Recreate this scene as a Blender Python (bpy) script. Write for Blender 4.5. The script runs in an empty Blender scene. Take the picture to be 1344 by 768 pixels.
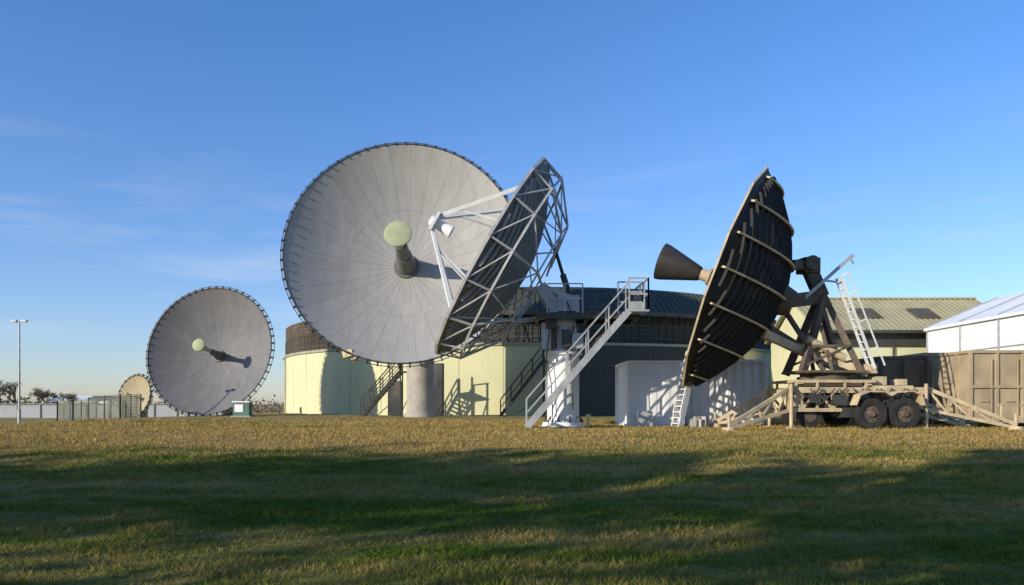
import bpy, math, random
import numpy as np
from mathutils import Vector, Matrix
random.seed(7); rng=np.random.default_rng(7)
sc=bpy.context.scene
sc.view_settings.view_transform='Standard'; sc.view_settings.look='None'; sc.view_settings.exposure=0

# ---------------- terrain height ----------------
def ss(a,b,t):
    t=np.clip((t-a)/(b-a),0,1); return t*t*(3-2*t)
def hgt(x,y):
    x=np.asarray(x,float); y=np.asarray(y,float)
    h=.76*ss(8,25,y)+.1*ss(28,48,y)
    left=ss(-28,-19,x); h=h*(1-(1-left)*.8*ss(15,35,y))
    h=h*(1-.7*ss(62,110,y))
    h=h+.022*np.sin(.55*x+.3*y)+.018*np.sin(1.3*x-.7*y+1)+.012*np.sin(2.9*x+2.1*y)
    return h
def H(x,y): return float(hgt(x,y))

# ---------------- node helpers ----------------
def newmat(name):
    m=bpy.data.materials.new(name); m.use_nodes=True
    nt=m.node_tree; return m,nt,nt.nodes['Principled BSDF']
def mth(nt,op,a,b=None):
    n=nt.nodes.new('ShaderNodeMath'); n.operation=op
    for i,v in enumerate((a,b)):
        if v is None: continue
        if isinstance(v,(int,float)): n.inputs[i].default_value=v
        else: nt.links.new(v,n.inputs[i])
    return n.outputs[0]
def mixc(nt,f,a,b,mode='MIX'):
    n=nt.nodes.new('ShaderNodeMix'); n.data_type='RGBA'; n.blend_type=mode
    for i,v in ((0,f),(6,a),(7,b)):
        if isinstance(v,(int,float)): n.inputs[i].default_value=v
        elif isinstance(v,tuple): n.inputs[i].default_value=(v+(1,))[:4]
        else: nt.links.new(v,n.inputs[i])
    return n.outputs[2]
def noise(nt,vec,scale,detail=4,rough=.6,dist=0):
    n=nt.nodes.new('ShaderNodeTexNoise'); n.inputs['Scale'].default_value=scale
    n.inputs['Detail'].default_value=detail; n.inputs['Roughness'].default_value=rough
    n.inputs['Distortion'].default_value=dist
    if vec is not None: nt.links.new(vec,n.inputs['Vector'])
    return n.outputs['Fac']
def ramp(nt,f,a,b,c0=0,c1=1):
    n=nt.nodes.new('ShaderNodeMapRange'); nt.links.new(f,n.inputs[0])
    n.inputs[1].default_value=a; n.inputs[2].default_value=b; n.inputs[3].default_value=c0; n.inputs[4].default_value=c1
    return n.outputs[0]
def mapping(nt,vec,scale=(1,1,1),rot=(0,0,0)):
    n=nt.nodes.new('ShaderNodeMapping'); n.inputs['Scale'].default_value=scale; n.inputs['Rotation'].default_value=rot
    nt.links.new(vec,n.inputs['Vector']); return n.outputs[0]
def paint(name,col,rough=.6,var=.25,scale=1.5,metal=0,dirt=.25,dirtcol=(.12,.10,.07),bump=.0,spec=.4):
    m,nt,bs=newmat(name)
    pos=nt.nodes.new('ShaderNodeNewGeometry').outputs['Position']
    n1=noise(nt,pos,scale,5); n2=noise(nt,mapping(nt,pos,(3,3,.35)),1.6,5,.7)
    dark=tuple(c*(1-var) for c in col); lt=tuple(min(.9,c*(1+var*.5)) for c in col)
    c=mixc(nt,ramp(nt,n1,.35,.65),dark,lt)
    c=mixc(nt,ramp(nt,n2,.5,.8,0,dirt),c,dirtcol)
    nt.links.new(c,bs.inputs['Base Color'])
    nt.links.new(ramp(nt,n1,.3,.7,rough*.85,min(1,rough*1.15)),bs.inputs['Roughness'])
    bs.inputs['Metallic'].default_value=metal; bs.inputs['Specular IOR Level'].default_value=spec
    if bump:
        b=nt.nodes.new('ShaderNodeBump'); b.inputs['Strength'].default_value=bump; b.inputs['Distance'].default_value=.03
        nt.links.new(noise(nt,pos,25,4),b.inputs['Height']); nt.links.new(b.outputs[0],bs.inputs['Normal'])
    return m
def dishmat(name,col,nseg,ringw,rough=.5,var=.1):
    m,nt,bs=newmat(name)
    tc=nt.nodes.new('ShaderNodeTexCoord').outputs['Object']
    sep=nt.nodes.new('ShaderNodeSeparateXYZ'); nt.links.new(tc,sep.inputs[0]); x,y=sep.outputs[0],sep.outputs[1]
    ang=mth(nt,'ARCTAN2',y,x); r=mth(nt,'SQRT',mth(nt,'ADD',mth(nt,'MULTIPLY',x,x),mth(nt,'MULTIPLY',y,y)))
    t=mth(nt,'ADD',mth(nt,'MULTIPLY',ang,nseg/(2*math.pi)),float(nseg)+.25)
    ed=mth(nt,'MULTIPLY',mth(nt,'SUBTRACT',.5,mth(nt,'ABSOLUTE',mth(nt,'SUBTRACT',mth(nt,'FRACT',t),.5))),mth(nt,'MULTIPLY',r,2*math.pi/nseg))
    sA=mth(nt,'LESS_THAN',ed,.018)
    rr=mth(nt,'MULTIPLY',r,1/ringw)
    ed2=mth(nt,'SUBTRACT',.5,mth(nt,'ABSOLUTE',mth(nt,'SUBTRACT',mth(nt,'FRACT',rr),.5)))
    sB=mth(nt,'LESS_THAN',ed2,.014/ringw)
    seam=mth(nt,'MAXIMUM',sA,sB)
    cb=nt.nodes.new('ShaderNodeCombineXYZ'); nt.links.new(mth(nt,'FLOOR',t),cb.inputs[0]); nt.links.new(mth(nt,'FLOOR',rr),cb.inputs[1])
    wn=nt.nodes.new('ShaderNodeTexWhiteNoise'); nt.links.new(cb.outputs[0],wn.inputs['Vector'])
    st=noise(nt,mapping(nt,tc,(2.2,.5,1)),1.2,6,.7); st2=noise(nt,tc,.35,3)
    val=mth(nt,'MULTIPLY',ramp(nt,wn.outputs['Value'],0,1,1-var,1+var*.3),ramp(nt,st,.3,.75,1.05,.82))
    val=mth(nt,'MULTIPLY',val,ramp(nt,st2,.3,.7,.93,1.05))
    val=mth(nt,'MULTIPLY',val,ramp(nt,seam,0,1,1,.74))
    cc=nt.nodes.new('ShaderNodeVectorMath'); cc.operation='SCALE'; cc.inputs[0].default_value=col; nt.links.new(val,cc.inputs['Scale'])
    c=mixc(nt,ramp(nt,noise(nt,mapping(nt,tc,(5,.6,1)),2,4,.8),.64,.8,0,.4),cc.outputs[0],(.26,.21,.11))
    nt.links.new(c,bs.inputs['Base Color']); bs.inputs['Roughness'].default_value=rough; bs.inputs['Specular IOR Level'].default_value=.25
    return m

# ---------------- mesh helper ----------------
class Part:
    def __init__(s,name,mat,M=None,smooth=False): s.n=name;s.m=mat;s.v=[];s.f=[];s.M=M;s.sm=smooth
    def add(s,vs,fs):
        o=len(s.v); s.v+= [tuple(v) for v in vs]; s.f+=[tuple(i+o for i in f) for f in fs]; return s
    def box(s,c,size,rz=0):
        cx,cy,cz=c; a,b,d=[k/2 for k in size]; ca,sa=math.cos(rz),math.sin(rz)
        vs=[(cx+x*ca-y*sa,cy+x*sa+y*ca,cz+z) for z in(-d,d) for x,y in((-a,-b),(a,-b),(a,b),(-a,b))]
        return s.add(vs,[(3,2,1,0),(4,5,6,7),(0,1,5,4),(1,2,6,5),(2,3,7,6),(3,0,4,7)])
    def beam(s,p,q,w,h=None,up=(0,0,1)):
        h=h or w; p=Vector(p);q=Vector(q); d=q-p
        if d.length<1e-5: return s
        d.normalize(); u=Vector(up)
        if abs(d.dot(u))>.98: u=Vector((1,0,0))
        x=d.cross(u).normalized(); y=x.cross(d)
        vs=[e+x*a*w/2+y*b*h/2 for e in(p,q) for a,b in((-1,-1),(1,-1),(1,1),(-1,1))]
        return s.add(vs,[(3,2,1,0),(4,5,6,7),(0,1,5,4),(1,2,6,5),(2,3,7,6),(3,0,4,7)])
    def tube(s,p,q,r1,r2=None,n=10,cap=True):
        r2=r1 if r2 is None else r2; p=Vector(p);q=Vector(q); d=(q-p)
        if d.length<1e-5: return s
        d.normalize(); u=Vector((0,0,1)) if abs(d.z)<.95 else Vector((1,0,0))
        x=d.cross(u).normalized(); y=x.cross(d); vs=[]
        for e,r in((p,r1),(q,r2)):
            for i in range(n):
                a=2*math.pi*i/n; vs.append(e+x*math.cos(a)*r+y*math.sin(a)*r)
        fs=[(i,(i+1)%n,n+(i+1)%n,n+i) for i in range(n)]
        if cap: fs+=[tuple(range(n-1,-1,-1)),tuple(range(n,2*n))]
        return s.add(vs,fs)
    def path(s,pts,w,h=None,tube=False,n=6):
        for a,b in zip(pts[:-1],pts[1:]):
            s.tube(a,b,w,n=n) if tube else s.beam(a,b,w,h)
        return s
    def lathe(s,prof,n=64,c=(0,0),a0=0,a1=2*math.pi):
        full=abs(a1-a0-2*math.pi)<1e-6; k=n if full else n+1; vs=[]
        for r,z in prof:
            for i in range(k):
                a=a0+(a1-a0)*i/n; vs.append((c[0]+r*math.cos(a),c[1]+r*math.sin(a),z))
        fs=[]
        for j in range(len(prof)-1):
            for i in range(n):
                i2=(i+1)%k; fs.append((j*k+i,j*k+i2,(j+1)*k+i2,(j+1)*k+i))
        return s.add(vs,fs)
    def build(s,parent=None):
        me=bpy.data.meshes.new(s.n); me.from_pydata(s.v,[],s.f); me.materials.append(s.m)
        if s.sm:
            me.shade_smooth()
            try: me.set_sharp_from_angle(angle=math.radians(35))
            except Exception: pass
        me.update(); o=bpy.data.objects.new(s.n,me); sc.collection.objects.link(o)
        if s.M is not None: o.matrix_basis=s.M
        if parent:
            o.parent=parent; o.matrix_parent_inverse=Matrix.Translation(parent.location).inverted()
        return o
def group(name,loc,parts):
    e=bpy.data.objects.new(name,None); e.empty_display_size=.3; e.location=loc; sc.collection.objects.link(e)
    for p in parts:
        if p.v: p.build(e)
    return e

# ---------------- materials ----------------
M_white=paint('white_paint',(.72,.72,.70),.45,.12,1.2,dirt=.25,dirtcol=(.35,.32,.26))
M_truss=paint('truss_grey_paint',(.50,.49,.47),.5,.2,2,dirt=.35,dirtcol=(.2,.17,.13))
M_whitebright=paint('white_sheet',(.82,.82,.80),.5,.06,.8,dirt=.2,dirtcol=(.45,.41,.34))
M_galv=paint('galvanised_steel',(.46,.46,.45),.45,.2,3,metal=.3,dirt=.3)
M_dsteel=paint('dark_steel',(.06,.06,.055),.5,.3,3,metal=.2,dirt=.2)
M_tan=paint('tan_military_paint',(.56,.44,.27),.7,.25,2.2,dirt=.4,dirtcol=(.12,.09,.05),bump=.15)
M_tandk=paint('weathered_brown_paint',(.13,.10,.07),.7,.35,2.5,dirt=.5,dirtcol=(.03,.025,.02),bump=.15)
M_blackpanel=paint('black_panel',(.026,.022,.020),.6,.4,2,dirt=.35,dirtcol=(.06,.045,.03))
M_greyp=paint('grey_panel',(.17,.165,.16),.5,.25,2,dirt=.3)
M_slat=paint('reflector_slats',(.30,.29,.28),.5,.2,3,metal=.2,dirt=.35)
M_wall=paint('pale_green_render',(.62,.60,.36),.8,.08,.4,dirt=.25,dirtcol=(.33,.31,.19),bump=.1)
M_wallcap=paint('wall_capping',(.34,.34,.25),.7,.2,1)
M_joint=paint('wall_joint',(.50,.49,.31),.8,.1,1)
M_wallshade=paint('painted_wall_shade',(.065,.068,.055),.6,.2,.8,dirt=.25,dirtcol=(.10,.09,.06))  # dark colour carrying the big dish's shadow on the drum wall
M_louvre=paint('dark_louvre',(.05,.05,.042),.6,.3,1,dirt=.2)
M_roof=paint('green_metal_roof',(.07,.078,.06),.6,.2,.8,metal=.0,dirt=.3)
M_olive=paint('olive_metal_roof',(.42,.38,.22),.55,.15,.8,dirt=.35,dirtcol=(.2,.17,.09))
M_glass=paint('dark_glazing',(.03,.035,.04),.15,.2,1,dirt=.1,spec=.6)
M_brown=paint('brown_shelter_paint',(.16,.125,.085),.75,.35,1.3,dirt=.5,dirtcol=(.05,.04,.03),bump=.2)
M_khaki=paint('khaki_shelter_paint',(.44,.34,.21),.75,.22,1.1,dirt=.4,dirtcol=(.14,.10,.05),bump=.2)
M_conc=paint('concrete',(.40,.375,.33),.85,.2,1.5,dirt=.35,bump=.2)
M_rubber=paint('tyre_rubber',(.025,.024,.022),.85,.3,4,dirt=.5,dirtcol=(.10,.08,.05))
M_feed=paint('feed_grey',(.13,.13,.12),.5,.2,3)
M_fgreen=paint('feed_pale_green',(.40,.41,.24),.7,.12,3,dirt=.2,dirtcol=(.28,.26,.14))
M_horn=paint('horn_dark',(.05,.043,.038),.6,.25,3,dirt=.25)
M_teal=paint('green_cabinet',(.08,.17,.13),.5,.2,2)
M_yellow=paint('yellow_marker',(.7,.6,.3),.6,.1,2)
M_grey=paint('grey_sheet_fence',(.36,.37,.38),.6,.12,.5)
M_bark=paint('bark',(.12,.09,.065),.9,.3,3,bump=.4)

# ---------------- world ----------------
EL=math.radians(18); AZ=math.radians(54)
tosun=Vector((-math.sin(AZ)*math.cos(EL),-math.cos(AZ)*math.cos(EL),math.sin(EL)))
w=bpy.data.worlds.new("World"); sc.world=w; w.use_nodes=True; nt=w.node_tree
bg=nt.nodes['Background']; sky=nt.nodes.new('ShaderNodeTexSky'); sky.sky_type='NISHITA'; sky.sun_disc=False
sky.sun_elevation=EL; sky.sun_rotation=math.atan2(tosun.x,tosun.y)%(2*math.pi)
sky.air_density=1.0; sky.dust_density=.3; sky.ozone_density=2.0
tc=nt.nodes.new('ShaderNodeTexCoord').outputs['Generated']
cl=noise(nt,mapping(nt,tc,(1.5,2.0,11),(0,.10,0)),2.2,7,.62,.5)
sep=nt.nodes.new('ShaderNodeSeparateXYZ'); nt.links.new(tc,sep.inputs[0])
tint=mixc(nt,ramp(nt,sep.outputs[2],.0,.42),(1.22,1.32,1.8),(.88,1.42,2.12))
skc=mixc(nt,1.0,sky.outputs[0],tint,'MULTIPLY')
msk=mth(nt,'MULTIPLY',ramp(nt,sep.outputs[2],.02,.1),ramp(nt,sep.outputs[2],.34,.12))
cf=mth(nt,'MULTIPLY',ramp(nt,cl,.5,.78,0,.42),msk)
col=mixc(nt,cf,skc,(7.2,7.9,8.9))
nt.links.new(col,bg.inputs[0]); bg.inputs[1].default_value=.10
sl=bpy.data.lights.new('sun','SUN'); sl.energy=5.0; sl.angle=math.radians(.5); sl.color=(1,.91,.76)
so=bpy.data.objects.new('sun',sl); so.rotation_euler=(-tosun).to_track_quat('-Z','Y').to_euler(); so.location=(-40,-20,40); sc.collection.objects.link(so)

# ---------------- camera ----------------
cam=bpy.data.cameras.new('camera'); co=bpy.data.objects.new('camera',cam); sc.collection.objects.link(co); sc.camera=co
co.location=(0,0,1.6); co.rotation_euler=(math.radians(90),0,0); cam.lens=28; cam.sensor_width=36; cam.shift_y=146/1344; cam.clip_end=5000

# ---------------- ground ----------------
def grasscolor(nt,pos,blade=False):
    a=noise(nt,mapping(nt,pos,(.09,.5,1)),1.0,5,.65,.4)
    b=noise(nt,pos,1.3,6,.7); c=noise(nt,pos,9,5,.7)
    s=nt.nodes.new('ShaderNodeSeparateXYZ'); nt.links.new(pos,s.inputs[0])
    far=ramp(nt,s.outputs[1],14,21,-.10,.17)
    f=mth(nt,'ADD',mth(nt,'ADD',mth(nt,'MULTIPLY',a,1.4),mth(nt,'MULTIPLY',b,.6)),far)
    f=ramp(nt,f,.78,1.16)
    g=mixc(nt,ramp(nt,c,.3,.7),(.048,.082,.008),(.125,.185,.022))
    t=mixc(nt,ramp(nt,c,.3,.7),(.22,.155,.05),(.50,.38,.15))
    return mixc(nt,f,g,t),c,b
m_ground,nt,bs=newmat('grass_field'); pos=nt.nodes.new('ShaderNodeNewGeometry').outputs['Position']
c,n9,n1=grasscolor(nt,pos)
c=mixc(nt,ramp(nt,noise(nt,pos,.9,5,.75),.62,.72,0,.65),c,(.07,.05,.03))
nt.links.new(c,bs.inputs['Base Color']); bs.inputs['Roughness'].default_value=.95; bs.inputs['Specular IOR Level'].default_value=.1
b=nt.nodes.new('ShaderNodeBump'); b.inputs['Strength'].default_value=.9; b.inputs['Distance'].default_value=.06
nt.links.new(mth(nt,'ADD',noise(nt,pos,30,4,.7),mth(nt,'MULTIPLY',noise(nt,pos,4,4,.7),1.5)),b.inputs['Height']); nt.links.new(b.outputs[0],bs.inputs['Normal'])
t=np.linspace(-1,1,241); gx=55*t+1500*t**7
t=np.linspace(-.75,1,261); gy=15+70*t+1600*t**7
X,Y=np.meshgrid(gx,gy); Z=hgt(X,Y); nx,ny=len(gx),len(gy)
vs=np.stack([X,Y,Z],-1).reshape(-1,3)
idx=np.arange(nx*ny).reshape(ny,nx)
fs=np.stack([idx[:-1,:-1],idx[:-1,1:],idx[1:,1:],idx[1:,:-1]],-1).reshape(-1,4)
def npmesh(name,v,f,mat,smooth=False):
    me=bpy.data.meshes.new(name); k=f.shape[1]
    me.vertices.add(len(v)); me.vertices.foreach_set('co',v.astype(np.float32).ravel())
    me.loops.add(f.size); me.loops.foreach_set('vertex_index',f.astype(np.int32).ravel())
    me.polygons.add(len(f)); me.polygons.foreach_set('loop_start',np.arange(0,f.size,k,dtype=np.int32))
    me.materials.append(mat); me.update(calc_edges=True); me.validate()
    if smooth: me.shade_smooth()
    o=bpy.data.objects.new(name,me); sc.collection.objects.link(o); return o
npmesh('ground',vs,fs,m_ground,True)
# grass blades
m_blade,nt,bs=newmat('grass_blade'); pos=nt.nodes.new('ShaderNodeNewGeometry').outputs['Position']
c,_,_=grasscolor(nt,pos)
rnd=noise(nt,pos,40,1)
c=mixc(nt,ramp(nt,rnd,.3,.7),c,mixc(nt,1.0,c,(1.5,1.35,1.15),'MULTIPLY'))
nt.links.new(c,bs.inputs['Base Color']); bs.inputs['Roughness'].default_value=.7; bs.inputs['Specular IOR Level'].default_value=.15
tr=nt.nodes.new('ShaderNodeBsdfTranslucent'); nt.links.new(c,tr.inputs[0]); mx=nt.nodes.new('ShaderNodeMixShader'); mx.inputs[0].default_value=.3
nt.links.new(bs.outputs[0],mx.inputs[1]); nt.links.new(tr.outputs[0],mx.inputs[2]); nt.links.new(mx.outputs[0],nt.nodes['Material Output'].inputs[0])
N=340000
u=rng.random(N); y0,y1,p=5,38,.35
yy=(y0**p+u*(y1**p-y0**p))**(1/p)
xx=(rng.random(N)*2-1)*(yy*.72+2.5)
cl=np.sin(xx*2.1+np.sin(yy*1.7)*2)*np.sin(yy*2.6+np.sin(xx*1.3)*2)+.5*np.sin(xx*5.3+yy)*np.sin(yy*6.1-xx*.7)
hh=(.03+.045*rng.random(N)**2)*np.maximum(.35,(1+.55*cl))*(1+.012*yy); tall=rng.random(N)<.008; hh=np.where(tall,hh*2.0,hh)
ww=.0028+.0007*yy; a=rng.random(N)*2*np.pi; la=rng.random(N)*2*np.pi; ln=hh*(.3+1.2*rng.random(N))
zz=hgt(xx,yy)-.004
v=np.empty((N,3,3)); v[:,0]=np.stack([xx-np.cos(a)*ww,yy-np.sin(a)*ww,zz],-1); v[:,1]=np.stack([xx+np.cos(a)*ww,yy+np.sin(a)*ww,zz],-1)
v[:,2]=np.stack([xx+np.cos(la)*ln,yy+np.sin(la)*ln,zz+hh],-1)
npmesh('grass',v.reshape(-1,3),np.arange(N*3).reshape(-1,3),m_blade)

# ---------------- dishes ----------------
def frame(C,d):
    z=Vector(d).normalized(); x=Vector((0,0,1)).cross(z).normalized(); y=z.cross(x)
    M=Matrix((x,y,z)).transposed().to_4x4(); M.translation=Vector(C); return M
def bowl(name,mat,M,R,dep,n=96,rings=14,th=.06):
    p=Part(name,mat,M,True)
    prof=[(R*i/rings if i else .01,dep*(i/rings)**2-dep) for i in range(rings+1)]
    back=[(r,z-th) for r,z in prof][::-1]
    return p.lathe(prof+back,n)
def zpar(r,R,dep): return dep*(r/R)**2-dep
def rimring(p,R,z,rad,n=72):
    pts=[(R*math.cos(2*math.pi*i/n),R*math.sin(2*math.pi*i/n),z) for i in range(n+1)]
    return p.path(pts,rad,tube=True,n=6)
def big_dish(name,C,d,R,dep,L,hornL,disc,mat,ped,pedr,nbr,hornr,pedtop):
    M=frame(C,d); gz=H(ped[0],ped[1]); parts=[bowl('reflector',mat,M,R,dep,120,20)]
    rim=Part('rim_ring',M_dsteel,M)
    rimring(rim,R+.02,-.02,.045); rimring(rim,R+.17,-.12,.022)
    for i in range(nbr):
        a=2*math.pi*i/nbr; c,s=math.cos(a),math.sin(a)
        rim.beam((R*.99*c,R*.99*s,-.16),((R+.2)*c,(R+.2)*s,-.10),.07,.12)
        rim.beam(((R+.02)*c,(R+.02)*s,-.02),((R+.02)*c,(R+.02)*s,.07),.09,.09)
    parts.append(rim)
    tr=Part('back_ribs',M_galv,M)
    nb=24
    for i in range(nb):
        a=2*math.pi*i/nb; c,s=math.cos(a),math.sin(a); prev=None
        for k in range(7):
            r=R*(.15+.83*k/6); q=(r*c,r*s,zpar(r,R,dep)-.12); q2=(r*c,r*s,zpar(r,R,dep)-.2-(1-k/6)*R*.16)
            tr.beam(q,q2,.05)
            if prev: tr.beam(prev[0],q,.06); tr.beam(prev[1],q2,.06); tr.beam(prev[0],q2,.045)
            prev=(q,q2)
    for f in(.4,.7):
        rimring(tr,R*f,zpar(R*f,R,dep)-.3-(1-f)*R*.16,.04,24)
    tr.tube((0,0,-dep-.1),(0,0,-dep-1.5*R/6),R*.17,R*.14,20)
    parts.append(tr)
    if R>5:
        yb=Part('rim_service_box',M_yellow,M); a=math.radians(245); yb.box(((R+.05)*math.cos(a),(R+.05)*math.sin(a),-.2),(.5,.35,.3),.3); yb.box(((R+.1)*math.cos(a)+.35,(R+.1)*math.sin(a)-.15,-.3),(.3,.2,.25)); parts.append(yb)
    fd=Part('feed_horn',M_feed,M,True); z0=-dep
    fd.tube((0,0,z0),(0,0,z0+.12),hornr*1.5,hornr*1.3,28); fd.tube((0,0,z0+.1),(0,0,z0+hornL*.5),hornr*1.1,hornr*.75,28)
    fd.tube((0,0,z0+hornL*.5),(0,0,z0+hornL),hornr*.75,hornr*.62,28); fd.tube((0,0,z0+hornL*.48),(0,0,z0+hornL*.53),hornr*.85,hornr*.85,28)
    parts.append(fd)
    sr=Part('subreflector',M_fgreen,M,True)
    sr.lathe([(.01,z0+L+.12),(disc*.6,z0+L+.12),(disc*.96,z0+L+.06),(disc,z0+L),(disc*.96,z0+L-.05),(hornr*.6,z0+L-.35),(hornr*.45,z0+hornL-.02)],32)
    parts.append(sr)
    pd=Part('pedestal',M_conc,None,True)
    pd.tube((ped[0],ped[1],gz-.2),(ped[0],ped[1],pedtop),pedr,pedr*.97,32); pd.tube((ped[0],ped[1],gz-.2),(ped[0],ped[1],gz+.25),pedr*1.2,pedr*1.15,32)
    parts.append(pd)
    yk=Part('mount_yoke',M_galv)
    V=M@Vector((0,0,-dep-1.3*R/6)); top=Vector((ped[0],ped[1],pedtop))
    for sx in(-1,1):
        off=Vector((sx*pedr*.8,0,0)); yk.beam(top+off,V+off*1.0,.35*R/6,.6*R/6)
    yk.beam(top-Vector((pedr,0,0)),top+Vector((pedr,0,0)),.9*R/6,.4)
    parts.append(yk)
    group(name,(ped[0],ped[1],gz),parts)
MD1=dishmat('big_reflector_paint',(.385,.365,.335),32,3.1,.65,.05)
MD2=dishmat('reflector_paint',(.185,.18,.178),24,2.0,.6,.08)
MD3=dishmat('tan_reflector_paint',(.42,.34,.21),16,.8,.6,.06)
big_dish('satellite_dish',(-5.72,41.5,9.62),(.02,-.975,.235),6.15,2.2,4.1,2.9,.70,MD1,(-5.25,45.7),.80,72,.5,7.6)
big_dish('satellite_dish',(-18.85,49.5,4.92),(-.13,-.965,.20),4.05,1.4,2.6,1.3,.40,MD2,(-18.5,52.2),.55,56,.28,3.9)
big_dish('satellite_dish',(-28.5,60,2.15),(-.38,-.89,.22),1.62,.45,1.1,.5,.16,MD3,(-28.1,60.9),.25,24,.1,1.4)

# ---------------- stairs helper ----------------
def stairs(fr,tr,p0,p1,width,side,n=14,w=.06,rail=1.0,posts=5):
    """p0 bottom, p1 top centre of near stringer; side = horizontal unit vector across"""
    p0=Vector(p0);p1=Vector(p1);sd=Vector(side)*width
    for o in(Vector((0,0,0)),sd):
        fr.beam(p0+o,p1+o,w,.2)
        fr.beam(p0+o+Vector((0,0,rail)),p1+o+Vector((0,0,rail)),w*.8,w*.8)
        fr.beam(p0+o+Vector((0,0,rail*.5)),p1+o+Vector((0,0,rail*.5)),w*.6,w*.6)
        for i in range(posts):
            q=p0.lerp(p1,i/(posts-1))+o; fr.beam(q,q+Vector((0,0,rail)),w*.8)
    for i in range(n):
        q=p0.lerp(p1,(i+.5)/n)+Vector((0,0,.03)); tr.beam(q,q+sd,.24,.035)
def railing(pt,pts,h=1.05,step=1.2,w=.045,mids=(.5,),n=None):
    pts=[Vector(p) for p in pts]
    for a,b in zip(pts[:-1],pts[1:]):
        L=(b-a).length; k=max(1,round(L/step))
        for i in range(k+1):
            q=a.lerp(b,i/k); pt.beam(q,q+Vector((0,0,h)),w)
        for m in mids+(1.0,): pt.beam(a+Vector((0,0,h*m)),b+Vector((0,0,h*m)),w)

# ---------------- white lattice dish on pedestal ----------------
def lattice_dish():
    C=Vector((-.75,28,6.72)); d=(-.865,-.01,.5); R=3.85; dep=1.25; M=frame(C,d); P=[]
    ref=bowl('reflector',M_greyp,M,R,dep,16,10,.04); ref.sm=False; P.append(ref)
    sl=Part('panel_slats',M_slat,M)
    def par(x,y,o=0): return (x,y,zpar(math.hypot(x,y),R,dep)-.05-o)
    k=30
    for i in range(1,k):
        x=-R+2*R*i/k; ym=math.sqrt(max(0,R*R*.93-x*x))
        if ym<.3: continue
        pts=[par(x,-ym+2*ym*j/10,.05) for j in range(11)]; sl.path(pts,.05,.09)
    P.append(sl)
    tr=Part('back_truss',M_truss,M)
    n=16; ring=[];back=[];mid=[]
    for i in range(n):
        a=2*math.pi*(i+.0)/n;c,s=math.cos(a),math.sin(a)
        ring.append(Vector((R*c,R*s,-.02))); back.append(Vector((R*.93*c,R*.93*s,-.85))); mid.append(Vector((R*.6*c,R*.6*s,-dep-.55)))
    ctr=[Vector((R*.2*math.cos(2*math.pi*i/n),R*.2*math.sin(2*math.pi*i/n),-dep-.75)) for i in range(n)]
    for i in range(n):
        j=(i+1)%n
        tr.beam(ring[i],ring[j],.08,.09); tr.beam(back[i],back[j],.07,.07); tr.beam(ring[i],back[i],.055)
        tr.beam(ring[i],back[j],.04)
        tr.beam(mid[i],mid[j],.055)
        if i%2==0:
            tr.beam(back[i],mid[i],.065); tr.beam(mid[i],ctr[i],.065); tr.beam(ring[i],mid[i],.04)
        else: tr.beam(back[i],mid[(i+1)%n],.04); tr.beam(back[i],mid[i-1],.04)
    P.append(tr)
    fa=Part('feed_support_arms',M_white,M); apex=Vector((0,.1,2.3))
    for a in(58,122,238,302):
        c,s=math.cos(math.radians(a)),math.sin(math.radians(a)); e=Vector((R*.86*c,R*.86*s,zpar(R*.86,R,dep)))
        hd=apex+Vector((.28*c,.28*s,0)); fa.beam(e,hd,.11,.11)
        e2=Vector((R*.45*c,R*.45*s,zpar(R*.45,R,dep))); fa.beam(e2,e.lerp(hd,.8),.06)
    fa.box((0,.1,2.3),(.7,.7,.1))
    P.append(fa)
    fb=Part('feed_box',M_whitebright,M,True); fb.tube((0,.1,2.25),(0,.1,1.65),.16,.24,16); fb.tube((0,.1,2.3),(0,.1,2.5),.2,.2,16); P.append(fb)
    bx,by=1.8,28.0; gz=H(bx,by)
    pd=Part('pedestal',M_whitebright,None,True)
    pd.tube((bx,by,gz+.18),(bx,by,3.3),.56,.56,40); pd.tube((bx,by,3.3),(bx,by,3.42),.66,.66,40)
    pd.tube((bx,by,gz-.2),(bx,by,gz+.05),.86,.86,40); pd.tube((bx,by,gz+.05),(bx,by,gz+.18),.74,.72,40)
    P.append(pd)
    bo=Part('base_bolts_and_gussets',M_dsteel)
    for i in range(20):
        a=i*math.pi/10; bo.tube((bx+.66*math.cos(a),by+.66*math.sin(a),gz+.1),(bx+.66*math.cos(a),by+.66*math.sin(a),gz+.27),.03,.03,6)
        if i%2==0: bo.beam((bx+.56*math.cos(a),by+.56*math.sin(a),gz+.38),(bx+.7*math.cos(a),by+.7*math.sin(a),gz+.17),.03,.05)
    bo.tube((bx,by,gz-.2),(bx,by,gz+.03),.92,.92,40)
    P.append(bo)
    mt=Part('azimuth_mount',M_galv,None,True)
    mt.tube((bx,by,3.42),(bx,by,4.3),.47,.47,28); mt.box((bx-.1,by,4.55),(1.0,1.0,.5)); mt.box((bx+.15,by-.1,5.05),(.75,.8,.6)); mt.box((bx-.62,by-.35,3.95),(.3,.35,.9)); mt.box((bx+.45,by-.5,3.75),(.4,.25,.55))
    V=M@Vector((0,0,-dep-.75))
    for s in(-.38,.38):
        mt.beam((bx-.1,by+s,4.6),(V.x,V.y+s,V.z),.16,.38); mt.beam((bx-.3,by+s,4.7),tuple(M@Vector((s,-1.6,-dep-.5))),.12,.14)
        mt.beam((bx+.2,by+s,5.3),(V.x,V.y+s,V.z),.14,.16)
    P.append(mt)
    ac=Part('elevation_actuator',M_dsteel,None,True); q=M@Vector((.1,1.4,-dep-.55))
    ac.tube((bx+.25,by-.2,5.2),q,.06,.06,12); ac.tube((bx+.25,by-.2,5.2),Vector((bx+.25,by-.2,5.2)).lerp(q,.5),.11,.11,12); ac.tube((bx-.3,by-.62,3.5),(bx-.3,by-.62,4.6),.04,.04,8)
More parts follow.
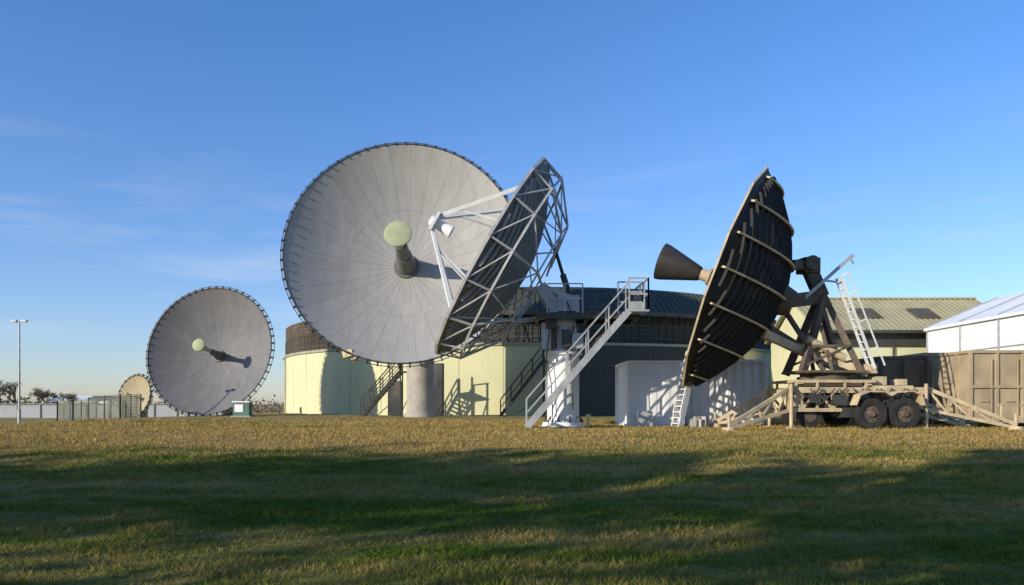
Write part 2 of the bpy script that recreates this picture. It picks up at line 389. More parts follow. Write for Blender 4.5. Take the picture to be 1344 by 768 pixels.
    ac.box((bx-.45,by-.55,4.45),(.35,.3,.5)); ac.path([(bx+.1,by-.6,5.1),(bx+.35,by-.7,4.5),(bx+.2,by-.6,3.6),(bx+.3,by-.59,1.4)],.02,tube=True)
    ac.box((bx+.05,by-.68,3.85),(.3,.2,.6)); ac.path([(bx-.5,by-.6,4.2),(bx-.62,by-.62,3.2),(bx-.45,by-.6,2.3),(bx-.4,by-.58,1.2)],.022,tube=True)
    P.append(ac)
    pl=Part('service_platform',M_dsteel); z=4.68
    pl.box((2.6,28.0,z),(3.4,1.9,.06)); 
    for y in(27.05,28.95): pl.beam((.9,y,z-.1),(4.35,y,z-.1),.08,.18)
    for x in(.9,2.6,4.3): pl.beam((x,27.05,z-.1),(x,28.95,z-.1),.08,.16)
    for y in(27.2,28.8):
        pl.beam((3.9,y,z-.15),(bx+.4,28+(y-28)*.4,3.3),.07,.1)
    railing(pl,[(1.0,28.95,z),(4.35,28.95,z)],1.0,.55,.035,(.33,.66)); P.append(pl)
    pr=Part('platform_railing',M_galv)
    railing(pr,[(3.6,27.02,z),(4.45,27.02,z),(4.45,28.95,z)],1.05,.7,.05,(.35,.68)); railing(pr,[(1.2,27.05,z),(2.4,27.05,z)],1.0,.6,.04)
    pr.box((4.2,27.0,z+.2),(.5,.02,.3))
    P.append(pr)
    s1=Part('stair_frame',M_galv); s2=Part('stair_treads',M_galv)
    stairs(s1,s2,(.48,26.15,H(.5,26)+.02),(3.85,26.15,4.66),.8,(0,1,0),17,.055,.95,6)
    s1.box((4.15,26.58,4.66),(.7,.95,.06)); railing(s1,[(3.85,26.15,4.68),(4.48,26.15,4.68),(4.48,26.98,4.68)],1.05,.6,.05,(.5,))
    P+= [s1,s2]
    group('lattice_satellite_dish',(bx,by,gz),P)
lattice_dish()

# ---------------- trailer antenna ----------------
def trailer_antenna():
    C=Vector((7.25,27,5.72)); d=(-.88,.31,.358); R=3.85; dep=1.85; M=frame(C,d); P=[]
    ref=bowl('reflector',M_blackpanel,M,R,dep,12,12,.05); ref.sm=False
    ca=math.pi/12
    ref.v=[(x*math.cos(ca)-y*math.sin(ca),x*math.sin(ca)+y*math.cos(ca),z) for x,y,z in ref.v]; P.append(ref)
    sl=Part('panel_slats',M_blackpanel,M); k=30
    for i in range(1,k):
        x=-R+2*R*i/k; ym=math.sqrt(max(0,(R*.945)**2-x*x))
        if ym<.3: continue
        pts=[]
        for j in range(13):
            y=-ym+2*ym*j/12; pts.append((x,y,zpar(math.hypot(x,y),R,dep)-.10))
        sl.path(pts,.05,.08)
    P.append(sl)
    rb=Part('stiffening_ribs',M_tan,M)
    for i in range(7):
        y=R*(-.86+1.72*i/6); xm=math.sqrt(max(0,(R*.955)**2-y*y))
        pts=[]
        for j in range(13):
            x=-xm+2*xm*j/12; e=abs(j-6)/6; pts.append((x,y,zpar(math.hypot(x,y),R,dep)-.17+.10*e**3))
        rb.path(pts,.06,.17)
    n=12
    for i in range(n):
        a=ca+2*math.pi*i/n; b=a+2*math.pi/n
        rb.beam((R*math.cos(a),R*math.sin(a),-.03),(R*math.cos(b),R*math.sin(b),-.03),.09,.06,up=(0,0,1))
    P.append(rb)
    fh=Part('feed_horn',M_horn,M,True); fh.lathe([(.60,2.35),(.64,2.35),(.62,2.2),(.25,.95),(.22,.9),(.20,.9),(.57,2.3)],32)
    P.append(fh)
    fb=Part('feed_boom',M_tan,M,True); fb.tube((0,0,.92),(0,0,.3),.2,.22,20); fb.tube((0,0,.55),(0,0,.62),.29,.29,20); fb.tube((0,0,.3),(0,0,-dep),.26,.34,20); P.append(fb)
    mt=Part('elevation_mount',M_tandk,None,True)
    J=Vector((10.0,26.9,6.25)); K=Vector((10.45,26.9,5.2))
    mt.tube(M@Vector((0,0,-dep)),M@Vector((0,0,-dep-.45)),.55,.4,20)
    mt.beam(M@Vector((0,0,-dep-.2)),K,.35,.45); mt.beam(M@Vector((0,1.2,-dep+.05)),J,.25,.3); mt.beam(J,K,.38,.42); mt.box(J,(.55,.6,.5),.2)
    mt.tube(J+Vector((0,-.45,.05)),J+Vector((0,.45,.05)),.24,.24,18)
    for y0,y1 in((26.2,26.65),(27.8,27.15)):
        mt.beam((9.55,y0,2.6),(K.x,y1,K.z),.18,.24); mt.beam((11.5,y0,2.6),(K.x,y1,K.z),.16,.2)
        mt.beam((9.9,y0,3.5),(11.15,y0+.05*(1 if y0<27 else -1),3.5),.09); mt.beam((9.7,y0,2.9),(11.1,y0,3.5),.07)
        mt.beam((10.55,y0,2.6),(10.2,y0*.75+y1*.25,4.2),.10)
    mt.beam(M@Vector((0,-1.0,-dep-.05)),(10.1,27,3.3),.2,.2); mt.tube((10.3,26.3,2.7),M@Vector((-.3,-.2,-dep-.2)),.09,.09,12)
    P.append(mt)
    lb=Part('elevation_strut',M_tan,None,True)
    lb.beam(M@Vector((-.5,-1.25,-dep+.05)),(11.75,26.3,2.62),.2,.26); lb.beam(M@Vector((.5,-1.25,-dep+.05)),(11.75,27.6,2.62),.2,.26)
    lb.tube((11.0,26.3,3.1),(9.75,26.35,3.75),.13,.13,14); lb.box((11.8,26.95,2.75),(.4,1.6,.3)); P.append(lb)
    wl=Part('access_ladder',M_white)
    for y in(26.0,26.4):
        wl.beam((10.75,y,5.75),(11.85,y,2.75),.06,.08)
    for i in range(12):
        t=(i+.5)/12; x=10.75+1.1*t; z=5.75-3*t; wl.beam((x,26.0,z),(x,26.4,z),.035)
    wl.beam((10.95,25.95,5.9),(12.15,25.95,2.85),.04); wl.beam((10.75,26,5.75),(10.95,25.95,5.9),.04)
    for t in(.2,.5,.8): wl.beam((10.75+1.1*t,26,5.75-3*t),(10.95+1.2*t,25.95,5.9-3.05*t),.03)
    P.append(wl)
    st=Part('waveguide_strut',M_galv); st.beam((9.6,26.5,5.0),(11.35,26.5,6.55),.10,.10); st.beam((10.4,26.5,5.7),(10.9,26.3,5.6),.06); st.beam((11.2,26.45,6.5),(11.35,26.45,6.25),.05); P.append(st)
    # chassis : open frame
    ch=Part('chassis',M_tan)
    for y in(26.15,28.0):
        ch.beam((9.0,y,2.05),(13.6,y,2.05),.12,.18); ch.beam((9.1,y-.02,1.40),(11.05,y-.02,1.40),.10,.12); ch.beam((13.1,y,1.5),(13.6,y,1.5),.1,.14)
        for a,b in(((9.0,2.0),(9.5,1.42)),((9.5,1.42),(10.0,2.0)),((10.0,2.0),(10.5,1.42)),((10.5,1.42),(11.0,2.0)),((13.1,1.5),(13.5,2.0))):
            ch.beam((a[0],y-.03,a[1]),(b[0],y-.03,b[1]),.07,.07)
        for x in(9.05,9.52,10.02,10.52,11.0,13.15,13.58): ch.beam((x,y,1.4),(x,y,2.05),.06,.07)
        ch.beam((9.1,y-.06,2.34),(11.9,y-.06,2.34),.08,.09)
        for x in(9.3,10.0,10.9,11.6): ch.beam((x,y-.06,2.1),(x,y-.06,2.34),.07,.07)
    for x in(9.0,9.8,10.6,11.4,12.2,13.0,13.6): ch.beam((x,26.15,2.02),(x,28.0,2.02),.1,.12)
    for x in(9.3,10.9,11.9): ch.beam((x,26.1,2.34),(x,28.0,2.34),.1,.1)
    ch.box((10.6,27.05,2.24),(1.9,1.5,.12)); ch.box((12.4,27.05,2.16),(1.6,1.7,.08)); ch.box((9.3,26.35,1.7),(.42,.3,.36)); ch.box((12.15,26.5,2.36),(.45,.4,.28)); ch.box((12.95,26.7,2.32),(.35,.5,.2))
    for y in(25.72,28.4):
        pts=[(11.02,y,1.55),(11.15,y,1.88),(11.45,y,2.0),(11.95,y,1.98),(12.15,y,1.86),(12.35,y,1.98),(12.85,y,2.0),(13.12,y,1.88),(13.22,y,1.55)]; ch.path(pts,.5,.035)
    P.append(ch)
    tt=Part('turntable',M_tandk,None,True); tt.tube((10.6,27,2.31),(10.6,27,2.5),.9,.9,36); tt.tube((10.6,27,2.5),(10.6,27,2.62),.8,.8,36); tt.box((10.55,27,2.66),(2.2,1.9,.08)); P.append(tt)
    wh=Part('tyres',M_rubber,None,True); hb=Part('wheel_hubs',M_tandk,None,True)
    for x in(11.58,12.66):
        for y,s in((25.75,-1),(28.4,1)):
            r=.52; z=H(x,y)+r-.01
            vs=[]; prof=[(.27,-.12),(.40,-.16),(.49,-.14),(.52,-.08),(.52,.08),(.49,.14),(.40,.16),(.27,.12)]; n=36
            for (rr,yy) in prof:
                for i in range(n):
                    a=2*math.pi*i/n; k=rr-(.014 if rr>.51 and i%2 else 0); vs.append((x+k*math.cos(a),y+yy,z+k*math.sin(a)))
            fs=[(j*n+i,j*n+(i+1)%n,(j+1)*n+(i+1)%n,(j+1)*n+i) for j in range(len(prof)-1) for i in range(n)]
            wh.add(vs,fs)
            hb.tube((x,y-.08,z),(x,y+.08,z),.275,.275,28); hb.tube((x,y+s*.08,z),(x,y+s*.17,z),.13,.10,16)
            for i in range(8):
                a=i*math.pi/4; hb.tube((x+.19*math.cos(a),y+s*.07,z+.19*math.sin(a)),(x+.19*math.cos(a),y+s*.12,z+.19*math.sin(a)),.022,.022,6)
    for x in(11.58,12.66): hb.tube((x,25.7,1.3),(x,28.4,1.3),.07,.07,10)
    for y in (26.4,27.9):
        z=H(9.85,y)+.4; wh.tube((9.85,y-.11,z),(9.85,y+.11,z),.4,.4,28); hb.tube((9.85,y-.13,z),(9.85,y+.13,z),.2,.2,16)
    P+=[wh,hb]
    og=Part('outriggers',M_tan,None,True)
    def outr(a,b,foot,lift=.0):
        a=Vector(a);b=Vector(b);f=Vector(foot); f.z=H(f.x,f.y)+.1
        og.beam(a,f+Vector((0,0,.10)),.09,.12); og.beam(b,f,.09,.10)
        for t0,t1 in((.0,.25),(.25,.25),(.25,.5),(.5,.5),(.5,.75),(.75,.75)):
            og.beam(a.lerp(f,t0),b.lerp(f,t1),.05,.06)
        og.tube(f-Vector((0,0,.14)),f+Vector((0,0,.04)),.26,.22,16)
        og.tube(f,f+Vector((0,0,.45)),.05,.05,10)
    outr((9.0,26.1,2.05),(9.2,26.1,1.42),(6.9,25.3,0)); outr((9.0,28.0,2.05),(9.2,28.0,1.42),(7.3,28.6,0))
    outr((13.6,26.1,2.1),(13.55,26.1,1.42),(16.2,25.6,0)); outr((13.6,28.0,2.1),(13.55,28.0,1.42),(15.7,27.7,0))
    for x in(9.1,13.5):
        for y in(25.95,28.15):
            z=H(x,y); og.tube((x,y,z+.05),(x,y,2.25),.06,.06,12); og.tube((x,y,z-.02),(x,y,z+.06),.2,.18,16)
    P.append(og)
    hs=Part('cables',M_dsteel,None,True)
    for k in range(9):
        x=9.2+k*.45+random.random()*.2; y=26.02-random.random()*.05; pts=[(x,y,2.1)]
        for j in range(1,6): pts.append((x+.12*j+random.uniform(-.03,.03),y-.03,2.1-.55*math.sin(j*math.pi/6)*random.uniform(.7,1.2)))
        pts.append((x+.8,y,2.1)); hs.path(pts,.022,tube=True)
    hs.box((9.9,26.05,1.78),(.35,.2,.3)); hs.box((10.7,26.02,1.72),(.4,.2,.35)); hs.box((11.05,26.5,1.35),(.5,.9,.4)); hs.box((10.4,27.2,1.7),(1.5,.8,.5))
    P.append(hs)
    group('trailer_radar_antenna',(11.3,27,H(11.3,27)),P)
trailer_antenna()

# ---------------- drum building ----------------
def drum():
    cx,cy,R=2.3,72,22; A0,A1=math.pi,2*math.pi; P=[]
    wl=Part('walls',M_wall,None,True); wl.lathe([(R,-.3),(R,5.3)],160,(cx,cy)); wl.lathe([(R,5.3),(R-.35,5.3),(R-.35,5.0)],160,(cx,cy)); P.append(wl)
    cp=Part('wall_capping',M_wallcap,None,True); cp.lathe([(R-.4,5.31),(R-.4,5.45),(R+.12,5.45),(R+.12,5.28),(R+.004,5.28)],160,(cx,cy)); P.append(cp)
    dk=Part('terrace_deck',M_conc); dk.lathe([(R-.36,5.1),(.1,5.1)],80,(cx,cy)); P.append(dk)
    jt=Part('wall_joints',M_joint); dp=Part('downpipes',M_wallcap)
    def pol(a,r,z): return (cx+r*math.cos(a),cy+r*math.sin(a),z)
    for i in range(0,24):
        a=A0+math.pi*i/24
        jt.beam(pol(a,R+.003,.4),pol(a,R+.003,5.27),.03,.02)
        if i%6==3 and i<12: dp.tube(pol(a,R+.09,.4),pol(a,R+.09,5.27),.05,.05,8)
    P+=[jt,dp]
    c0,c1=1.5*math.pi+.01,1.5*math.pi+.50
    cd=Part('wall_shade_sheet',M_wallshade,None,True); cd.lathe([(R+.02,-.2),(R+.14,-.2),(R+.14,5.27),(R+.02,5.27)],40,(cx,cy),c0,c1)  # dark sheet added over the pale wall where the big dish's shadow falls
    cr=Part('shade_sheet_ribs',M_wallshade)  # ribs added to the same painted-shadow sheet
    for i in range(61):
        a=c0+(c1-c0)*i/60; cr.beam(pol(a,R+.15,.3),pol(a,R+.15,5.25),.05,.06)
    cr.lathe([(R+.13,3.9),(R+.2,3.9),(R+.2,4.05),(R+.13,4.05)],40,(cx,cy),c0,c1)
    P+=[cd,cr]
    up=Part('upper_storey',M_louvre,None,True); up.lathe([(R-2.0,5.1),(R-2.0,7.45)],160,(cx,cy)); P.append(up)
    mu=Part('mullions',M_roof)
    for i in range(0,120):
        a=A0+math.pi*i/120; mu.beam(pol(a,R-1.97,5.12),pol(a,R-1.97,7.4),.07,.07)
    for z in(5.9,6.7): mu.lathe([(R-1.99,z),(R-1.9,z),(R-1.9,z+.08),(R-1.99,z+.08)],120,(cx,cy))
    P.append(mu)
    rf=Part('roof',M_roof,None,True); rf.lathe([(R-2.0,7.4),(R-.75,7.3),(R-.75,7.55),(R-2.6,9.25),(R-3.1,9.4),(.1,9.9)],160,(cx,cy)); P.append(rf)
    sm=Part('roof_seams',M_roof)
    for i in range(0,150):
        a=A0+math.pi*i/150; sm.beam(pol(a,R-.74,7.58),pol(a,R-2.6,9.28),.05,.07)
    P.append(sm)
    rl=Part('terrace_railing',M_dsteel); n=110
    for i in range(n):
        a=A0+math.pi*i/n;b=A0+math.pi*(i+1)/n; q=pol(a,R-.1,5.44)
        rl.beam(q,pol(a,R-.1,6.6),.04)
        for z in(5.75,6.05,6.35,6.6): rl.beam(pol(a,R-.1,z),pol(b,R-.1,z),.032)
        if i%2==0: rl.beam(pol(a,R-.1,5.45),pol(a,R-.75,7.45),.05)
    P.append(rl)
    ms=Part('mesh_screen',M_brown)
    for i in range(0,260):
        a=A0+math.radians(2)+math.radians(50)*i/260; ms.beam(pol(a,R-.12,5.45),pol(a,R-.12,7.7),.022)
    for z in np.linspace(5.5,7.7,9):
        for i in range(50):
            a=A0+math.radians(2+i);b=A0+math.radians(3+i); ms.beam(pol(a,R-.12,z),pol(b,R-.12,z),.03)
    P.append(ms)
    dr=Part('doorway',M_glass)
    for a,w,h in((4.377,1.1,3.4),(4.24,1.0,2.3)):
        dr.box((cx+(R+.02)*math.cos(a),cy+(R+.02)*math.sin(a),.8+h/2),(w,.16,h),a+math.pi/2)
    P.append(dr)
    group('drum_building',(cx,cy,.6),P)
drum()
# terrace stairs
for (x0,x1,yy) in((-9.0,-6.7,47.4),(-.7,1.9,48.3)):
    a=Part('stair_frame',M_dsteel);b=Part('stair_treads',M_dsteel); z0=H(x0,yy)
    zt=3.5 if x0<-5 else 4.2
    stairs(a,b,(x0,yy,z0),(x1,yy,zt),1.0,(0,1,0),13,.08,1.0,5)
    a.box((x1+.6,yy+.5,zt),(1.2,1.1,.08)); 
    for dx in(.05,1.15):
        for dy in(.05,.95): a.beam((x1+dx,yy+dy,H(x1,yy)),(x1+dx,yy+dy,zt+1.0),.08)
    a.beam((x1,yy,zt+1),(x1+1.2,yy,zt+1),.06); a.beam((x0+.9,yy,z0),(x1,yy,z0+.9*(zt-z0)/2),.05); a.beam((x1+.05,yy,z0),(x1+1.15,yy,zt),.05)
    group('steel_staircase',(x0,yy,z0),[a,b])

# ---------------- right buildings ----------------
def olive_building():
    P=[]; x0,x1,y0,y1=17.5,29.2,45.5,55; ez,rz=5.75,8.15; ym=(y0+y1)/2
    w_=Part('walls',M_wall); w_.box(((x0+x1)/2,ym,2.8),(x1-x0-.6,y1-y0-.6,5.8))
    w_.add([(x0+.3,y0+.3,5.7),(x0+.3,y1-.3,5.7),(x0+.3,ym,rz-.2),(x1-.3,y0+.3,5.7),(x1-.3,y1-.3,5.7),(x1-.3,ym,rz-.2)],[(0,1,2),(5,4,3)]); P.append(w_)
    r=Part('roof',M_olive); 
    r.beam(((x0+x1)/2,y0-.2,ez),((x0+x1)/2,ym,rz),x1-x0,.1,up=(0,0,1)); r.beam(((x0+x1)/2,y1+.2,ez),((x0+x1)/2,ym,rz),x1-x0,.1)
    n=int((x1-x0)/.32)
    for i in range(n+1):
        x=x0+.03+(x1-x0-.06)*i/n; r.beam((x,y0-.2,ez+.07),(x,ym,rz+.07),.05,.06)
    r.beam((x0,ym,rz+.1),(x1,ym,rz+.1),.35,.1); P.append(r)
    s=Part('skylights',M_tandk); k=(rz-ez)/(ym-y0+.2)
    for x in(21.2,24.6):
        s.beam((x,y0+1.4,ez+1.6*k+.1),(x,y0+2.9,ez+3.1*k+.1),1.35,.1)
    P.append(s)
    g=Part('gutter_and_louvres',M_louvre); g.beam((x0,y0-.3,ez-.05),(x1,y0-.3,ez-.05),.14,.16); g.box(((x0+x1)/2,y0+.26,5.25),(x1-x0-.8,.1,.75)); 
    for x in(20.3,21.9,26): g.tube((x,y0+.2,.8),(x,y0+.2,5.0),.06,.06,8)
    g.box((22.3,y0+.27,2.8),(1.1,.1,1.4)); P.append(g)
    group('olive_roofed_building',((x0+x1)/2,ym,.8),P)
olive_building()
def marquee():
    P=[]; x0,x1,y0,y1=23.2,31,28,44.5; ez,rz=5.85,7.5; xm=(x0+x1)/2
    c=Part('fabric_walls_and_roof',M_whitebright)
    c.add([(x0,y0,.6),(x1,y0,.6),(x1,y1,.6),(x0,y1,.6),(x0,y0,ez),(x1,y0,ez),(x1,y1,ez),(x0,y1,ez),(xm,y0,rz),(xm,y1,rz)],
      [(0,1,5,8,4),(2,3,7,9,6),(3,0,4,7),(1,2,6,5)]); 
    c.add([(x0-.15,y0-.1,ez-.06),(x0-.15,y1+.1,ez-.06),(xm,y1+.1,rz),(xm,y0-.1,rz),(x1+.15,y0-.1,ez-.06),(x1+.15,y1+.1,ez-.06),(x0-.15,y0-.1,ez-.2),(x0-.15,y1+.1,ez-.2)],[(0,1,2,3),(3,2,5,4),(6,7,1,0)])
    P.append(c)
    f=Part('frame',M_galv)
    for i in range(6):
        y=y0+.1+(y1-y0-.2)*i/5; f.beam((x0-.04,y,.6),(x0-.04,y,ez-.2),.08,.1); f.beam((x0-.1,y,ez+.0),(xm,y,rz+.04),.06,.05)
    f.beam((x0-.05,y0,4.3),(x0-.05,y1,4.3),.03,.04); P.append(f)
    group('white_marquee',(xm,36,.8),P)
marquee()

# ---------------- containers ----------------
def container(name,x0,x1,y0,y1,z0,z1,mat,pitch=.28,dep=.05,extra=None,M2=None):
    P=[]; b=Part('corrugated_sides',mat)
    def corr(p,q,nrm):
        p=Vector(p);q=Vector(q);nv=Vector(nrm); L=(q-p).length; n=max(2,int(L/pitch)); vs=[];pr=[]
        for i in range(n):
            for f,o in((0,0),(.15,-dep),(.5,-dep),(.65,0)): pr.append(((i+f)/n,o))
        pr.append((1,0))
        for t,o in pr:
            v=p.lerp(q,t)+nv*o; vs+= [(v.x,v.y,z0+.12),(v.x,v.y,z1-.1)]
        b.add(vs,[(2*i,2*i+2,2*i+3,2*i+1) for i in range(len(pr)-1)])
    i=.03
    corr((x0,y0+i,0),(x1,y0+i,0),(0,-1,0)); corr((x0+i,y1,0),(x0+i,y0,0),(-1,0,0)); corr((x1-i,y0,0),(x1-i,y1,0),(1,0,0)); corr((x1,y1-i,0),(x0,y1-i,0),(0,1,0))
    b.add([(x0+.02,y0+.02,z1-.03),(x1-.02,y0+.02,z1-.03),(x1-.02,y1-.02,z1-.03),(x0+.02,y1-.02,z1-.03)],[(0,1,2,3)]); P.append(b)
    f=Part('frame',M2 or mat)
    for x in(x0,x1):
        for y in(y0,y1): f.box((x,y,(z0+z1)/2),(.12,.12,z1-z0))
    for z in(z0+.06,z1-.05):
        for y in(y0,y1): f.box(((x0+x1)/2,y,z),(x1-x0-.12,.1,.11))
        for x in(x0,x1): f.box((x,(y0+y1)/2,z),(.1,y1-y0-.12,.11))
    P.append(f)
    if extra: P+=extra
    group(name,((x0+x1)/2,(y0+y1)/2,z0),P)
ex=Part('air_conditioner',M_galv); ex.box((4.85,29.1,1.05),(.5,.4,.55)); ex.tube((4.85,28.89,1.05),(4.85,28.87,1.05),.19,.19,20)
container('white_shipping_container',4.35,6.35,29.6,33,.72,3.2,M_whitebright,.5,.02,[ex])
container('white_shipping_container',6.68,9.65,30.3,32.7,.72,3.28,M_whitebright,.30,.09)
a=Part('stair_frame',M_white);b=Part('stair_treads',M_white); stairs(a,b,(5.75,28.4,H(6,28.4)),(6.3,28.7,3.0),.5,(.3,-.95,0),11,.05,.5,4); group('white_access_steps',(6.1,28.5,.75),[a,b])
a=Part('stones',M_conc); 
for k in range(4): a.box((6.4+.14*k,28.2+.1*(k%2),H(6.4,28.2)+.12+.05*(k%2)),(.22,.25,.3+.12*(k%2)),.3*k)
group('concrete_blocks',(6.5,28.2,.75),[a])

def shelter(name,x0,x1,y0,y1,z0,z1,mat,fm,door=True):
    P=[]; b=Part('shell',mat); b.box(((x0+x1)/2,(y0+y1)/2,(z0+z1)/2),(x1-x0,y1-y0,z1-z0)); P.append(b)
    f=Part('panel_frames',fm); n=max(2,round((x1-x0)/.9))
    for i in range(n+1):
        x=x0+(x1-x0)*i/n; f.box((x,y0-.03,(z0+z1)/2),(.09,.06,z1-z0))
    for z in(z0+.06,z0+(z1-z0)*.5,z1-.05): f.box(((x0+x1)/2,y0-.045,z),(x1-x0+.1,.05,.1))
    m=max(2,round((y1-y0)/.9))
    for i in range(m+1):
        y=y0+(y1-y0)*i/m; f.box((x0-.03,y,(z0+z1)/2),(.06,.09,z1-z0))
    for z in(z0+.06,z1-.05): f.box((x0-.045,(y0+y1)/2,z),(.05,y1-y0,.1))
    for i in range(n):
        x=x0+(x1-x0)*(i+.5)/n; f.box((x,y0-.03,z0+(z1-z0)*.3),(.3,.05,.05)); f.tube((x+.25,y0-.07,z0+.3),(x+.25,y0-.07,z1-.3),.018,.018,6)
    for x in(x0+.2,x1-.2): 
        for y in(y0+.2,y1-.2): f.box((x,y,z0-.15),(.2,.2,.35))
    P.append(f); group(name,((x0+x1)/2,(y0+y1)/2,z0),P)
shelter('khaki_equipment_shelter',16.3,20.0,28.3,30.8,.92,3.5,M_khaki,M_khaki)
shelter('khaki_equipment_shelter',16.2,17.0,31.2,33.5,.95,3.6,M_khaki,M_khaki)
shelter('brown_equipment_shelter',14.4,16.1,31.0,34,.95,3.45,M_brown,M_tandk)
a=Part('posts_and_rails',M_tan); ox,oy=-1.05,-2.3
for (p,q) in(((17.2,28.6,.8),(17.2,28.6,1.6)),((18.6,28.9,.8),(18.6,28.9,1.6)),((17.1,28.6,1.55),(18.7,28.9,1.55)),((17.1,28.6,1.1),(18.7,28.9,1.1)),((17.2,28.6,1.5),(16.9,28.1,.8)),((18.6,28.9,1.5),(18.3,28.4,.8))): a.beam((p[0]+ox,p[1]+oy,p[2]),(q[0]+ox,q[1]+oy,q[2]),.06)
group('steel_trestle',(16.8,26.4,.8),[a])

# ---------------- small site items ----------------
def lamp():
    x,y=-26.6,43; z=H(x,y); P=[]
    p=Part('pole',M_galv,None,True); p.tube((x,y,z),(x,y,z+1.1),.085,.085,12); p.tube((x,y,z+1.1),(x,y,6.05),.06,.04,12); p.tube((x-.3,y,6.02),(x+.3,y,6.02),.03,.03,8); P.append(p)
    h=Part('lamp_heads',M_white,None,True)
    for s in(-1,1): h.box((x+s*.27,y,6.08),(.28,.22,.09)); h.box((x+s*.27,y,6.02),(.2,.16,.05))
    P.append(h); group('street_lamp',(x,y,z),P)
lamp()
def meshfence(name,x0,x1,y0,y1,h):
    a=Part('posts',M_dsteel);b=Part('mesh_wires',M_wallcap)
    cs=[(x0,y0),(x1,y0),(x1,y1),(x0,y1),(x0,y0)]
    for (xa,ya),(xb,yb) in zip(cs[:-1],cs[1:]):
        L=math.hypot(xb-xa,yb-ya); n=max(1,round(L/1.0))
        for i in range(n+1):
            x=xa+(xb-xa)*i/n;y=ya+(yb-ya)*i/n; a.beam((x,y,H(x,y)-.1),(x,y,H(x,y)+h+.05),.05)
        m=int(L/.09)
        for i in range(m):
            x=xa+(xb-xa)*i/m;y=ya+(yb-ya)*i/m; b.beam((x,y,H(x,y)+.03),(x,y,H(x,y)+h),.02)
        for k in range(12):
            zz=.05+h*k/11; b.beam((xa,ya,H(xa,ya)+zz),(xb,yb,H(xb,yb)+zz),.02)
    group(name,((x0+x1)/2,y0,H(x0,y0)),[a,b])
meshfence('mesh_fence',-25.4,-21.9,44.5,47,1.4)
def cabinet():
    x,y=-15.9,47; z=H(x,y); a=Part('body',M_teal); a.box((x,y,z+.42),(.95,.6,.84)); b=Part('door_and_label',M_whitebright); b.box((x-.12,y-.31,z+.5),(.5,.02,.45)); b.box((x,y,z+.88),(1.02,.68,.07)); c=Part('plinth',M_conc); c.box((x,y,z),(1.15,.8,.12))
    group('utility_cabinet',(x,y,z),[a,b,c])
cabinet()
a=Part('post',M_yellow,None,True); z=H(2.75,28); a.tube((2.68,28,z),(2.68,28,z+.42),.06,.05,10); a.box((2.68,28,z+.45),(.16,.1,.1)); group('marker_post',(2.68,28,z),[a])
for x,y in((-13.6,46.5),(-13.0,49)):
    z=H(x,y); a=Part('post',M_tandk); a.beam((x,y,z),(x,y,z+.5),.1); group('wooden_stake',(x,y,z),[a])
# far boundary wall
a=Part('panels',M_grey); a.box((-60,84,.8),(62,.2,1.5)); b=Part('posts_and_coping',M_wallcap); b.box((-60,83.9,1.58),(62,.34,.08))
for i in range(26): b.box((-90.5+i*2.4,83.85,.85),(.12,.12,1.6))
group('boundary_wall',(-60,84,.2),[a,b])
def shed(name,x,y,w,d,h,mat,roofm):
    a=Part('walls',mat); a.box((x,y,h/2),(w,d,h)); b=Part('roof',roofm)
    b.add([(x-w/2-.2,y-d/2-.2,h),(x+w/2+.2,y-d/2-.2,h),(x+w/2+.2,y,h+d*.15),(x-w/2-.2,y,h+d*.15),(x+w/2+.2,y+d/2+.2,h),(x-w/2-.2,y+d/2+.2,h)],[(0,1,2,3),(3,2,4,5),(0,3,5),(1,4,2)])
    c=Part('doors',M_glass)
    for k in range(3): c.box((x-w/2+w*(k+.5)/3,y-d/2-.03,1.1),(w*.14,.06,1.8))
    group(name,(x,y,0),[a,b,c])
shed('distant_shed',-96,176,10,6,2.4,M_whitebright,M_whitebright); shed('distant_shed',-74,150,9,6,2.2,M_whitebright,M_roof)
shed('distant_shed',-40,105,7,5,2.2,M_brown,M_roof); shed('distant_shed',-33.5,92,4,3,1.7,M_whitebright,M_whitebright)

# ---------------- trees ----------------
def leafmat(name,c1,c2):
    m,nt,bs=newmat(name); pos=nt.nodes.new('ShaderNodeNewGeometry').outputs['Position']
    c=mixc(nt,ramp(nt,noise(nt,pos,.8,4),.35,.65),c1,c2); nt.links.new(c,bs.inputs['Base Color']); bs.inputs['Roughness'].default_value=.8; return m
M_leafw=leafmat('winter_twigs',(.15,.11,.08),(.28,.21,.15)); M_leafg=leafmat('evergreen_leaves',(.03,.05,.015),(.07,.10,.03))
def leaves(pts,size,seed):
    r=np.random.default_rng(seed); n=len(pts); a=r.normal(size=(n,3)); a/=np.linalg.norm(a,axis=1)[:,None]; b=np.cross(a,r.normal(size=(n,3))); b/=np.linalg.norm(b,axis=1)[:,None]
    s=size*(.5+r.random((n,1))); v=np.stack([pts-a*s,pts+b*s*.6,pts+a*s,pts-b*s*.6],1); return v.reshape(-1,3),np.arange(n*4).reshape(-1,4)
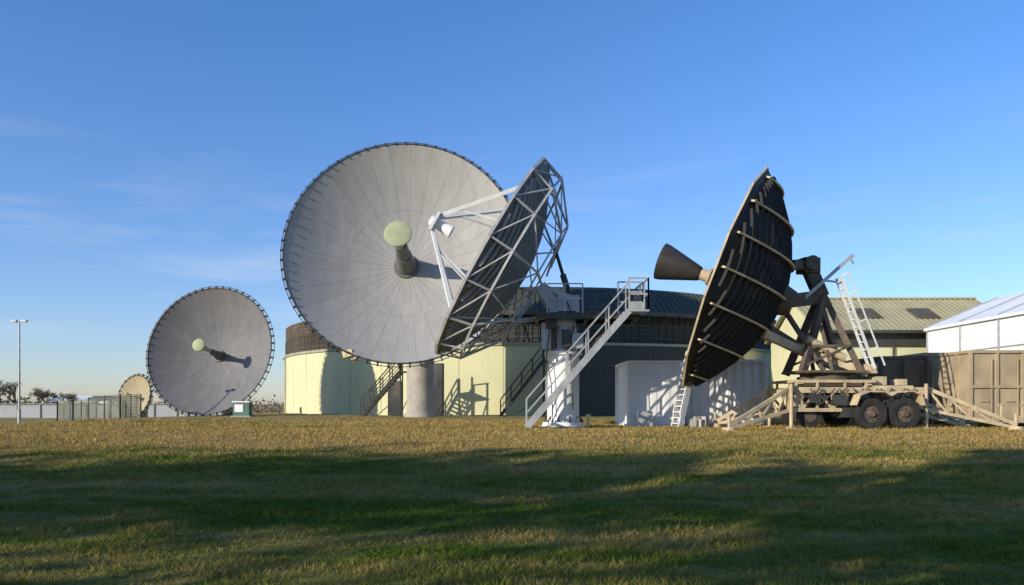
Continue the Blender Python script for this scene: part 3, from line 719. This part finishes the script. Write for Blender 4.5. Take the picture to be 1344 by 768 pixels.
def tree(name,x,y,Ht,cr,nl,ls,seed,zlo=.25,lm=None,depth=4,sub=7):
    rd=random.Random(seed); base=Vector((x,y,H(x,y)-.1)); tk=Part('trunk_and_limbs',M_bark); tips=[]
    def grow(p,d,L,r,k):
        q=p+d*L; tk.tube(p,q,r,r*.65,6 if k<2 else 4,False)
        if k>=2: tips.append(p.lerp(q,.5)); 
        if k>=depth: tips.append(q); return
        for i in range(rd.choice((3,4))):
            nd=(d+Vector((rd.uniform(-1,1),rd.uniform(-1,1),rd.uniform(-.3,.6)))*.75).normalized()
            grow(p.lerp(q,rd.uniform(.6,1)),nd,L*rd.uniform(.6,.8),r*.55,k+1)
    grow(base,Vector((0,0,1)),Ht*max(.2,zlo),Ht*.018+.05,0)
    T=np.array([tuple(t) for t in tips]); 
    mn=T.min(0);mx=T.max(0); top=base.z+Ht; sc_=(top-base.z)/(mx[2]-base.z)
    for i,v in enumerate(tk.v): tk.v[i]=(x+(v[0]-x)*cr/max(.5,(mx[0]-mn[0])/2),y+(v[1]-y)*cr/max(.5,(mx[1]-mn[1])/2),base.z+(v[2]-base.z)*sc_)
    T=np.stack([x+(T[:,0]-x)*cr/max(.5,(mx[0]-mn[0])/2),y+(T[:,1]-y)*cr/max(.5,(mx[1]-mn[1])/2),base.z+(T[:,2]-base.z)*sc_],-1)
    T=T[T[:,2]>base.z+Ht*zlo]
    r=np.random.default_rng(seed); pts=T[r.integers(0,len(T),nl)]+r.normal(size=(nl,3))*ls*sub*.28
    v,f=leaves(pts,ls,seed)
    e=group(name,tuple(base),[tk]); o=npmesh('crown',v,f,lm or M_leafw); o.parent=e; o.matrix_parent_inverse=Matrix.Translation(e.location).inverted()
for i,(x,y,h_,c) in enumerate(((-103,165,6.4,2.8),(-108,168,7.4,3.2),(-114,171,6.5,3.0),(-99,166,4.6,1.9),(-93.5,160,5.0,2.0),(-90,161,3.8,1.8))):
    tree('bare_tree',x,y,h_,c,900 if i in(4,5) else 260,.11,20+i,.2,None,5)
# distant tree line as one object
pts=[]
for k in range(300):
    x=-230+k*1.75+random.uniform(-1,1); y=250+random.uniform(-12,12); hh_=random.uniform(1.6,4.6)+1.2*math.sin(x*.07)
    n=30; a=rng.normal(size=(n,3))*np.array([1.5,1.5,hh_*.25])+np.array([x,y,hh_*.45]); pts.append(a)
v,f=leaves(np.concatenate(pts),.45,5); v[:,2]=np.maximum(v[:,2],0); npmesh('distant_treeline',v,f,M_leafw)
pts=[]
for k in range(60):
    x=-64+k*.62; y=96+random.uniform(-1,1); hh_=random.uniform(1.0,2.0); pts.append(rng.normal(size=(45,3))*np.array([.5,.5,hh_*.25])+np.array([x,y,hh_*.5]))
v,f=leaves(np.concatenate(pts),.12,6); npmesh('hedge',v,f,M_leafw)
# trees outside the frame, behind and to the left of the viewer, that shade the field
k=0
for x in range(-54,-4,4):
    tree('tall_tree',x+random.uniform(-.8,.8),-6.5+random.uniform(-.5,.5),random.uniform(13.0,13.9),3.0,1250,.28,50+k,.74,M_leafg,4,4); k+=1
for x in range(-46,-6,5):
    tree('evergreen_tree',x+random.uniform(-1.2,1.2),-5+random.uniform(-.8,.8),random.uniform(6.4,8.0),2.6,700,.26,80+k,.3,M_leafg,4,4); k+=1
